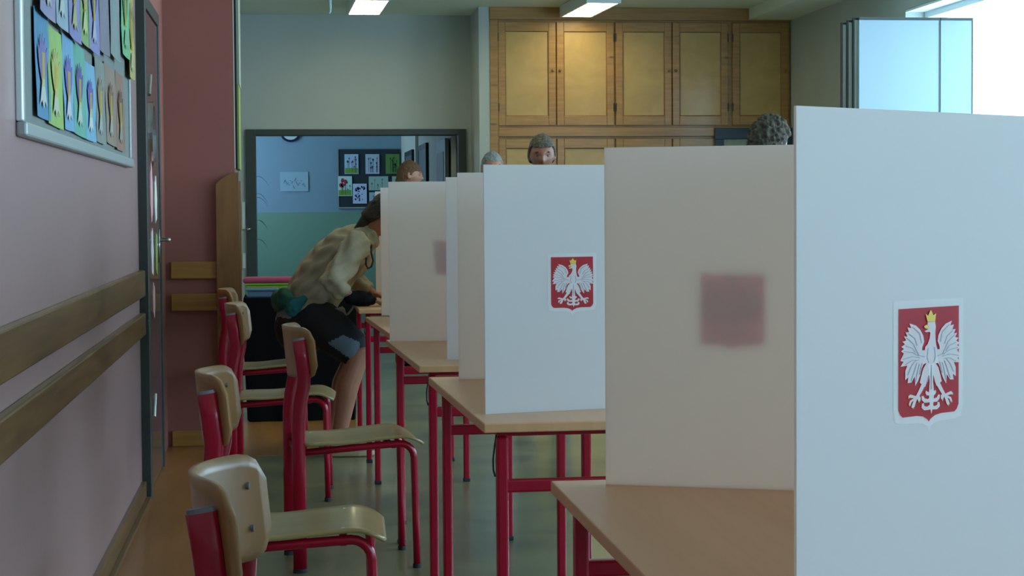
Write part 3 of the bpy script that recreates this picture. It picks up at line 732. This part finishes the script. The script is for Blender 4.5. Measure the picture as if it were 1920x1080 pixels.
# ------------------------------------------------------------------ back left: cloth-covered box with crates, pine plank
bm = nb(); n = 40; P = []
def cov(u):
    x0, x1, y0, y1 = -.235, .44, 11.05, 11.55; per = [(x0, y1), (x0, y0), (x1, y0), (x1, y1)]
    L_ = [y1-y0, x1-x0, y1-y0, x1-x0]; s = u*sum(L_)
    for i in range(4):
        if s <= L_[i]+1e-9:
            a = per[i]; b = per[(i+1) % 4]; f = s/L_[i]; return a[0]+(b[0]-a[0])*f, a[1]+(b[1]-a[1])*f, i
        s -= L_[i]
nn = 96; rings = []
for z in (.004, .2, .45, .70, .735):
    r = []
    for i in range(nn):
        x, y, sd = cov(i/nn); wv = .010*math.sin(i*.9)*(1-z/.75); k = 1 if z < .72 else .985
        cx, cy = .10, 11.3; f = (1+wv*2)*k; f *= .93+.07*min(1, z/.5)
        r.append(bm.verts.new((cx+(x-cx)*f, cy+(y-cy)*f, z)))
    rings.append(r)
for a, b in zip(rings, rings[1:]):
    for i in range(nn): bm.faces.new((a[i], a[(i+1) % nn], b[(i+1) % nn], b[i]))
bm.faces.new(rings[-1]); bm.faces.new(list(reversed(rings[0])))
tag(obj('cloth_covered_box', bm, 'clothblk', smooth=False), 'large box under black cloth on the wooden floor behind the leaning voter', 'covered box')
def crate(name, m, lidm, x0, x1, y0, y1, z0, z1, label, lidlabel=None):
    t = thing(name, label, 'storage box', ((x0+x1)/2, (y0+y1)/2, z0)); a, b, h = (x1-x0)/2, (y1-y0)/2, z1-z0
    bm = nb(); bx(bm, -a+.01, a-.01, -b+.01, b-.01, 0, h); obj('tub', bm, m, t, bevel=.01)
    obj('rim', bx(nb(), -a, a, -b, b, h, h+.012), m, t, bevel=.004)
    if lidm: obj('lid', bx(nb(), -a-.008, a+.008, -b-.008, b+.008, h+.012, h+.045), lidm, t, bevel=.012)
    return t
crate('storage_box', 'lime', 'magenta', -.26+.03, .16, 11.30, 11.52, .735, .80, 'lime green plastic box with a magenta lid on the black cloth')
crate('storage_box', 'bluebox', None, -.22, -.03, 11.08, 11.27, .735, .775, 'small blue-grey plastic box in front of the lime green box')
crate('storage_box', 'tealbox', None, -.02, .14, 11.09, 11.27, .735, .765, 'shallow grey-green plastic tray beside the small blue-grey box')
# plank
t = thing('pine_plank', 'tall red-brown pine plank with clipped corner standing against the pink wall', 'plank', (-.283, 9.955, .003))
bm = nb(); polyprism(bm, [(-.062, 0), (.06, 0), (.06, 1.445), (.03, 1.445), (-.03, 1.415), (-.062, 1.385)], lambda p: (p[0], -.012, p[1]), lambda p: (p[0], .012, p[1]))
obj('board', bm, 'plank', t, bevel=.002)
obj('pale_edge', bx(nb(), .0605, .069, -.012, .03, 0, 1.40), 'ply', t)
# notice board seen edge-on on the side of the pillar
t = thing('pinboard', 'narrow pinboard seen edge-on beside the pink pillar, lime paper on it', 'notice board', (-.243, 10.06, 1.47))
obj('board', bx(nb(), .002, .013, -.04, .5, 0, 1.7), 'black', t)
obj('frame', bx(nb(), -.002, .002, -.045, .5, 0, 1.7), 'white', t)
obj('paper', bx(nb(), .013, .026, .0, .42, .45, 1.7), mat('cream_paper', '9aa08a', .7), t)
obj('paper', bx(nb(), .013, .022, .0, .42, .0, .45), mat('lime_paper', '8c9850', .7), t)

# ------------------------------------------------------------------ notice board with crocus drawings on the left wall
BX = WX+.035
b = thing('notice_board', 'aluminium-framed grey notice board full of children\'s drawings on the left wall', 'notice board', (WX, 4.495, 1.455))
rotb = Matrix.Rotation(0, 4, 'Y')
obj('felt', bx(nb(), .004, .009, .0, 3.1, 0, 1.2), 'feltb', b)
obj('side_frame', bx(nb(), .0, .018, -.035, 0.0, 0, 1.2), M['brightalu'], b, bevel=.004); obj('side_frame', bx(nb(), .0, .018, 3.1, 3.135, 0, 1.2), 'alu', b, bevel=.004)
obj('tray_frame', bx(nb(), .0, .026, -.035, 3.135, -.035, 0.0), 'alu', b, bevel=.006); obj('top_frame', bx(nb(), .0, .018, -.035, 3.135, 1.2, 1.235), 'alu', b, bevel=.006)
obj('back_spacer', bx(nb(), .0, .004, .05, 3.0, .03, 1.17), 'dark', b)
pats = {}
def drawing(y, z, ww, hh, col, lab, k, flower, lift, tiltz=0):
    """A sheet of paper pinned to the board with a painted crocus"""
    t = thing('drawing', lab, 'drawing', (WX+.010+lift, y, z)); t.rotation_euler = (tiltz, 0, 0)
    rnd = random.Random(k); P = []
    for i in range(7):
        P.append([Vector((.002+.006*abs(i/6-.5)**2*4*rnd.uniform(.4, 1)+.004*(1-j/4), ww*(i/6), hh*(j/4))) for j in range(5)])
    obj('sheet', solidify_grid(nb(), P, .0008), mat('paper_'+col, col, .7, noise=(6, .12, (1, 1, 1))), t)
    if flower:
        petal, base = flower; bm = nb()
        for q in range(5):
            a = (q-2)*.34; L_ = hh*.50; pts = []
            for s_ in range(10):
                u = s_/9; wd = .030*math.sin(PI*u)**.8; pts.append((u, wd))
            out = [(L_*u*math.cos(a)+.0, L_*u*math.sin(a)+wd) for u, wd in pts]+[(L_*u*math.cos(a), L_*u*math.sin(a)-wd) for u, wd in reversed(pts[1:-1])]
            polyprism(bm, out, lambda p: (.0095+.0002*q, ww/2+p[1], hh*.30+p[0]), lambda p: (.009, ww/2+p[1], hh*.30+p[0]))
        obj('painted_petals', bm, mat('petal_paint', petal, .7), t)
        bm = nb()
        for q in range(3): bx(bm, .009, .0108, ww/2-.024+.020*q, ww/2-.014+.020*q, hh*.3, hh*.62)
        obj('painted_stamens', bm, mat('stamen_paint', 'c9b04a', .7), t)
        bm = nb(); polyprism(bm, [(-.07, .02), (-.04, .06), (-.015, .09), (.015, .09), (.04, .06), (.07, .02), (.03, .035), (0, .015), (-.03, .035)], lambda p: (.0106, ww/2+p[0], p[1]+.01), lambda p: (.0095, ww/2+p[0], p[1]+.01))
        obj('painted_bulb', bm, mat('bulb_paint', base, .7), t)
    return t
pal = [
    (4.688, 1.48, 0.274, 0.268, '4a80a0', 'steel blue', ('6f6a9c', 'b8b8b0')),
    (4.93, 1.473, 0.329, 0.261, '8fae5c', 'lime green', ('a9a860', 'b8b8a0')),
    (5.27, 1.473, 0.263, 0.267, '6a9ab8', 'sky blue', ('6a62a0', 'bcb8c0')),
    (5.522, 1.473, 0.329, 0.272, '5f9e8c', 'teal green', ('5a5288', 'b0b8a8')),
    (5.84, 1.467, 0.329, 0.244, '6fa0b8', 'light blue', ('6058a0', 'c0c4c0')),
    (6.168, 1.473, 0.329, 0.277, '7c8078', 'grey', ('8a7a66', 'a0a098')),
    (6.52, 1.484, 0.395, 0.277, '8a7668', 'brown-grey', ('7c5c48', '9c968c')),
    (6.936, 1.472, 0.351, 0.288, '8c6a58', 'brown', ('6c4c3c', '8c8c80')),
    (4.711, 1.741, 0.307, 0.334, '85809a', 'mauve-grey', ('6a6a90', 'a8a8a0')),
    (5.039, 1.741, 0.285, 0.334, '8898a4', 'grey-blue', ('6c7c70', 'a8b0a8')),
    (5.336, 1.74, 0.307, 0.334, '7a76a4', 'violet', ('504a86', 'a0a068')),
    (5.642, 1.751, 0.263, 0.334, '7c9a5c', 'olive green', ('8a7a8a', 'b0b080')),
    (5.883, 1.75, 0.351, 0.333, '7c7ca8', 'lavender', ('3c3470', 'a8a4b0')),
    (6.234, 1.772, 0.351, 0.333, '74707c', 'smoky mauve', None),
    (6.629, 1.795, 0.373, 0.333, '7c8684', 'slate grey', None),
    (7.09, 1.838, 0.351, 0.377, '6aa878', 'mint green', ('3c6a48', '7aa080')),
    (7.44, 1.771, 0.241, 0.376, 'a89c5a', 'mustard yellow', ('8a7a3c', 'a8a080')),
    (6.256, 2.106, 0.329, 0.311, '78aa5c', 'bright leaf green', None),
    (6.705, 2.138, 0.329, 0.31, '70808c', 'cool grey', None),
    (7.145, 2.171, 0.329, 0.31, '9a8a9c', 'dusty purple', None)]
for k, (y, z, ww, hh, col, nm, fl) in enumerate(pal):
    row = 'bottom' if k < 8 else ('middle' if k < 17 else 'top')
    drawing(y, z, ww, hh, col, 'crocus drawing on %s paper in the %s row of the left-wall notice board' % (nm, row) if fl else 'plain %s paper sheet in the %s row of the left-wall notice board' % (nm, row), k, fl, .0 if k < 8 else (.010 if k < 17 else .016), random.uniform(-.02, .02))

# ------------------------------------------------------------------ cupboards on the back right
FY = 18.0
def cupboard(label, x0, x1, z0, z1, doors, knobs):
    t = thing('fitted_cupboard', label, 'cupboard', (x0, FY, z0), 0, 'pine fitted cupboards on the back wall'); W_ = x1-x0; h = z1-z0
    obj('carcass', bx(nb(), 0, W_, .03, .61, 0, h), 'pine', t)
    for i, (a, b) in enumerate(doors):
        a -= x0; b -= x0; st = .07; y0 = .0
        bm = nb(); bx(bm, a, a+st, 0, .03, .02, h-.02); bx(bm, b-st, b, 0, .03, .02, h-.02); bx(bm, a+st, b-st, 0, .03, .02, .02+.09); bx(bm, a+st, b-st, 0, .03, h-.02-.09, h-.02)
        d_ = obj('door', bm, 'pine', t, bevel=.004)
        obj('door_panel', bx(nb(), a+st-.004, b-st+.004, .014, .028, .105, h-.105), 'pinepanel', d_)
        bm = nb()
        for (p0, p1) in (((a+st, .11), (b-st, .11)), ((a+st, h-.11), (b-st, h-.11)), ((a+st, .11), (a+st, h-.11)), ((b-st, .11), (b-st, h-.11))):
            tube(bm, [(p0[0], .008, p0[1]), (p1[0], .008, p1[1])], .007, 8)
        obj('moulding', bm, 'plank', d_)
        kx = a+.03 if knobs[i] == 'l' else b-.03
        obj('knob', ball(nb(), (kx, -.012, h*.53), .014), 'plank', d_, smooth=True)
        hx = b-.002 if knobs[i] == 'l' else a+.002
        for z in (.15*h, .8*h): obj('hinge', tube(nb(), [(hx, -.004, z), (hx, -.004, z+.08)], .006, 8), 'dark', d_)
    return t
cupboard('upper double pine cupboard at the left, beside the grey pier', 2.09, 3.235, 2.04, 3.08, [(2.092, 2.655), (2.665, 3.228)], 'rl')
cupboard('upper double pine cupboard in the middle of the top row', 3.235, 4.40, 2.04, 3.08, [(3.245, 3.80), (3.81, 4.365)], 'rl')
cupboard('upper single pine cupboard at the right end under the ceiling beam', 4.40, 4.995, 2.04, 3.08, [(4.41, 4.97)], 'r')
cupboard('lower double pine cupboard at the left, its door tops above the second booth', 2.09, 3.235, .1, 1.95, [(2.092, 2.655), (2.665, 3.228)], 'rl')
cupboard('lower double pine cupboard in the middle, behind the nearest booth', 3.235, 4.40, .1, 1.95, [(3.245, 3.80), (3.81, 4.365)], 'rl')
cupboard('lower single pine cupboard at the right end, behind the navy picture frame', 4.40, 4.995, .1, 1.95, [(4.41, 4.97)], 'r')
bm = nb(); bx(bm, 2.01, 5.0, -.02+FY, .6+FY, 3.08, 3.2); bx(bm, 2.09, 5.0, FY-.01, FY+.6, 1.95, 2.04); bx(bm, 2.01, 2.09, FY-.01, FY+.6, 0, 3.08); bx(bm, 2.09, 5.0, FY+.03, FY+.6, 0, .1)
struct('trim_cupboard_surround', bm, 'pinex', bevel=.005)
t = thing('picture_frame', 'wide navy picture frame hanging on the lower cupboards behind the curly-haired person', 'picture frame', (4.22, FY-.05, 1.3))
bm = nb(); bx(bm, 0, .78, 0, .03, .62, .73); bx(bm, 0, .78, 0, .03, 0, .08); bx(bm, 0, .09, 0, .03, .08, .62); bx(bm, .69, .78, 0, .03, .08, .62)
obj('frame', bm, 'navy', t, bevel=.004); obj('picture', bx(nb(), .09, .69, .012, .025, .08, .62), mat('faded_picture', '9aa08c', .5, noise=(5, .3, (1, 1, 1))), t)
# ------------------------------------------------------------------ lamps
def lamp(label, x0, x1, y0, y1, z0, z1, shear):
    t = thing('ceiling_lamp', label, 'ceiling lamp', ((x0+x1)/2, (y0+y1)/2, z0), shear, 'fluorescent ceiling lamps'); a = (x1-x0)/2; b_ = (y1-y0)/2; h = z1-z0
    bm = nb(); bx(bm, -a, -a+.02, -b_, b_, 0, h); bx(bm, a-.02, a, -b_, b_, 0, h); bx(bm, -a+.02, a-.02, -b_, -b_+.02, 0, h); bx(bm, -a+.02, a-.02, b_-.02, b_, 0, h); bx(bm, -a, a, -b_, b_, h-.01, h)
    obj('housing', bm, 'white', t, bevel=.002)
    obj('diffuser', bx(nb(), -a+.025, a-.025, -b_+.022, b_-.022, .012, .02), 'tube', t)
    bm = nb()
    for k in range(9): y = -b_+.04+(2*b_-.08)*k/8; bx(bm, -a+.021, a-.021, y-.002, y+.002, .001, .011)
    bx(bm, -.002, .002, -b_+.021, b_-.021, .001, .011); obj('louvre', bm, 'white', t)
lamp('lit fluorescent ceiling lamp to the left, above the grey wall over the doorway', .64, .97, 16.6, 17.85, 3.1, H, .02)
lamp('lit fluorescent ceiling lamp in front of the pine cupboards', 2.70, 3.02, 16.6, 17.85, 3.09, H, .045)
lamp('lit fluorescent ceiling lamp nearer the camera, above the frame, left side', .64, .97, 10.0, 11.25, 3.1, H, -.06)
lamp('lit fluorescent ceiling lamp nearer the camera, above the frame, middle of the room', 2.75, 3.07, 10.0, 11.25, 3.1, H, -.06)
t = thing('hanging_hook', 'tiny metal hook hanging beside the left ceiling lamp, window glint painted pale blue', 'hook', (.44, 16.5, 3.04))
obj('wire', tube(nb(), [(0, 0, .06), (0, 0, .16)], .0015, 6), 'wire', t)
obj('hook', tube(nb(), [(.0, 0, .065), (.002, 0, .03), (.004, 0, -.03), (.002, 0, -.055), (-.008, 0, -.07), (-.015, 0, -.066)], [.016, .012, .009, .008, .007, .004], 10), 'hookglint', t, smooth=True)
# ------------------------------------------------------------------ folding screen by the window
t = thing('folding_screen', 'tall pale folding screen with black edges standing by the bright window', 'folding screen', (4.11, 13.0, 0))
for k, (x0, x1, y0) in enumerate(((0, .60, 0), (.605, .845, 0))):
    p = obj('panel', bx(nb(), x0, x1, y0, y0+.02, .06, 2.58), sheet('pale_screen_fabric', 'a9bfca', .25), t)
    bm = nb(); bx(bm, x0, x1, y0-.004, y0+.024, 2.58, 2.60); bx(bm, x1-.008, x1, y0-.003, y0+.022, .06, 2.58); obj('edge_trim', bm, 'dark', p)
for k in range(3):
    p = obj('folded_panel', bx(nb(), -.026-.028*k, .3-.028*k, .05+.05*k, .07+.05*k, .06, 2.585-.012*k), 'greywall', t)
    bm = nb(); bx(bm, -.030-.028*k, -.019-.028*k, .046+.05*k, .074+.05*k, .06, 2.60-.012*k); bx(bm, -.026-.028*k, .3-.028*k, .048+.05*k, .072+.05*k, 2.585-.012*k, 2.60-.012*k); obj('edge_trim', bm, 'black', p)
bm = nb(); bx(bm, .05, .09, -.2, .3, 0, .06); bx(bm, .5, .54, -.2, .3, 0, .06); obj('foot', bm, 'dark', t, bevel=.005)

# ------------------------------------------------------------------ doorway and corridor
d = thing('door_2', None, None); d['kind'] = 'structure'
bm = nb(); bx(bm, -.35, -.25, 18.76, 19.02, 0, 2.06); bx(bm, 1.77, 1.85, 18.76, 19.02, 0, 2.06); bx(bm, -.25, 1.77, 18.76, 19.02, 2.0, 2.06)
obj('door_frame', bm, 'dark', d, bevel=.004)
l = obj('door_leaf', bx(nb(), 1.66, 1.70, 19.04, 20.2, .01, 1.98), 'dark', d, bevel=.003)
obj('glass_panel', bx(nb(), 1.655, 1.66, 19.2, 20.05, .9, 1.85), 'black', l)
obj('door_knob', tube(nb(), [(-.31, 18.76, 1.07), (-.31, 18.72, 1.07), (-.345, 18.71, 1.07)], .010, 8), 'chrome', d, smooth=True)
for i, (y0, y1) in enumerate(((22.0, 23.15), (24.4, 25.7))):
    d = thing('door_%d' % (3+i), None, None); d['kind'] = 'structure'
    obj('door_leaf', bx(nb(), 1.69, 1.72, y0, y1, 0, 1.98), 'doord', d)
    bm = nb(); bx(bm, 1.685, 1.72, y0-.06, y0, 0, 2.04); bx(bm, 1.685, 1.72, y1, y1+.06, 0, 2.04); bx(bm, 1.685, 1.72, y0, y1, 1.98, 2.04); obj('door_frame', bm, 'black', d)
struct('trim_corridor', bx(nb(), 1.68, 1.72, 23.6, 23.75, 0, H), 'white')
cb = thing('pinboard', 'dark blue pinboard with children\'s drawings at the end of the corridor', 'notice board', (.80, 26.98, 1.28))
obj('felt', bx(nb(), 0, .90, -.01, .02, 0, .85), 'corkd', cb); bm = nb(); bx(bm, 0, .90, -.02, -.01, 0, .02); bx(bm, 0, .015, -.02, -.01, .02, .85); obj('frame', bm, 'alu', cb)
def cdraw(px, z0, ww, hh, col, kind, lab):
    t = thing('drawing', lab, 'drawing', (px, 26.955, z0)); obj('sheet', bx(nb(), 0, ww, 0, .002, 0, hh), mat('paper_'+kind, col, .7), t)
    rnd = random.Random(hash(kind) % 1000 if False else len(lab)); cols = {'meadow': ('3a3a70', 'a8b838', '7a3048'), 'mixed': ('30508a', '8a3048', '2a3a5c'), 'green': ('203a20', '2a4a28', '1c3018'), 'red': ('b02838', '6a4080', '5a9a48'), 'spots': ('1c2a6a', '28206a', '1c2a6a'), 'faint': ('6a8a70', '5a7a68', '6a7a70')}[kind]
    for ci, cc in enumerate(cols):
        bm = nb()
        for q in range({'spots': 10, 'faint': 2}.get(kind, 4)):
            r = rnd.uniform(.006, .014) if kind != 'red' or ci else .025; cx, cz = rnd.uniform(.03, ww-.03), rnd.uniform(.04 if kind == 'spots' else hh*.3, hh-.04)
            polyprism(bm, [(cx+r*math.cos(a*PI/4), cz+r*1.3*math.sin(a*PI/4)) for a in range(8)], lambda p: (p[0], -.002, p[1]), lambda p: (p[0], 0, p[1]))
            if kind != 'spots': bx(bm, cx-.0015, cx+.0015, -.0015, 0, hh*.08, cz-r)
        obj('painted_flowers', bm, mat('flower_paint', cc, .7), t)
    if kind in ('meadow', 'red'): obj('painted_grass', bx(nb(), .008, ww-.008, -.001, 0, .008, hh*.3), mat('grass_paint', '6aa040', .7), t)
for px, z0, ww, hh, col, kind, lab in (
        (.90, 1.775, .20, .285, 'a8c8e8', 'meadow', 'meadow drawing on pale blue paper, top left of the corridor pinboard'),
        (1.20, 1.775, .20, .285, 'b0c0d8', 'mixed', 'drawing of mixed red and blue flowers, top centre of the corridor pinboard'),
        (1.49, 1.775, .20, .285, '5a8a4a', 'green', 'green drawing with dark spots, top right of the corridor pinboard'),
        (.805, 1.46, .20, .285, 'b8dce0', 'red', 'drawing with a big red flower, lower left of the corridor pinboard'),
        (1.015, 1.35, .20, .285, 'c0d0f0', 'spots', 'white sheet covered in navy spots, bottom of the corridor pinboard'),
        (1.245, 1.54, .28, .20, 'a0bcb8', 'faint', 'wide pale grey-green drawing, lower right of the corridor pinboard'),
        (1.25, 1.31, .28, .20, 'a0b8d0', 'faint', 'pale blue drawing behind the leaning voter\'s head on the corridor pinboard'),
        (1.58, 1.54, .11, .20, '98b8a8', 'faint', 'small pale green drawing at the right edge of the corridor pinboard')):
    cdraw(px, z0, ww, hh, col, kind, lab)
t = thing('poster', 'pale blue poster with a faint line drawing alone on the blue corridor wall', 'poster', (-.02, 26.985, 1.53))
obj('sheet', bx(nb(), 0, .40, 0, .003, 0, .28), mat('poster_paper', '90b0c4', .6), t)
bm = nb()
for q in range(14): x = .05+.022*q; z = .12+.04*math.sin(q*1.9); tube(bm, [(x, -.002, z), (x+.02, -.002, z+.05*math.cos(q*2.7))], .003, 6)
obj('line_drawing', bm, mat('pencil_line', '5a7484', .7), t)
# clock
t = thing('wall_clock', 'round dark blue wall clock half hidden by the doorway header', 'clock', (.135, 26.96, 2.385))
def disc(r, n=40): return [(r*math.cos(2*PI*a/n), r*math.sin(2*PI*a/n)) for a in range(n)]
obj('case', polyprism(nb(), disc(.15), lambda p: (p[0], 0, p[1]), lambda p: (p[0], .035, p[1])), 'clockd', t, bevel=.005)
obj('face', polyprism(nb(), disc(.118), lambda p: (p[0], -.004, p[1]), lambda p: (p[0], 0, p[1])), 'clockf', t)
bm = nb(); bx(bm, -.003, .003, -.007, -.0045, 0, .09); bx(bm, 0, .06, -.007, -.0045, -.004, .004); obj('hands', bm, 'black', t)
# plant in the corridor, leaves poking past the door frame
t = thing('potted_plant', 'tall thin potted plant just inside the doorway, leaves past the left jamb', 'plant', (-.32, 19.9, 0))
obj('pot', tube(nb(), [(0, 0, 0), (0, 0, .28)], [.12, .16], 20), 'pot', t, smooth=False)
obj('stem', tube(nb(), [(0, 0, .26), (.01, 0, .9), (0, 0, 1.6)], [.012, .010, .006], 8), 'leaf', t, smooth=True)
rnd = random.Random(3)
for q, z in enumerate((.92, .95, 1.0, 1.12, 1.16, 1.36, 1.40, 1.46, 1.52, 1.58)):
    a = rnd.uniform(0, 2*PI) if q % 3 else rnd.uniform(-.5, .3); L_ = rnd.uniform(.15, .20); P = []
    for i in range(8):
        u = i/7; c_ = Vector((math.cos(a)*L_*u, math.sin(a)*L_*u, z+.06*math.sin(PI*u*.8)-.10*u*u)); s_ = Vector((-math.sin(a), math.cos(a), 0))*.016*math.sin(PI*min(1, u+.06))
        P.append([c_-s_, c_+Vector((0, 0, -.003)), c_+s_])
    obj('leaf', solidify_grid(nb(), P, .001), 'leaf', t)

# paper slips hanging at the left of the doorway
for z0, hh, lb in ((1.07, .27, 'narrow white paper slip taped left of the doorway frame, upper one'), (.68, .15, 'narrow white paper slip taped left of the doorway frame, lower one')):
    tag(obj('paper_slip', bx(nb(), -.395, -.362, 18.785, 18.795, z0, z0+hh), 'white'), lb, 'paper slip', 'paper slips by the doorway')
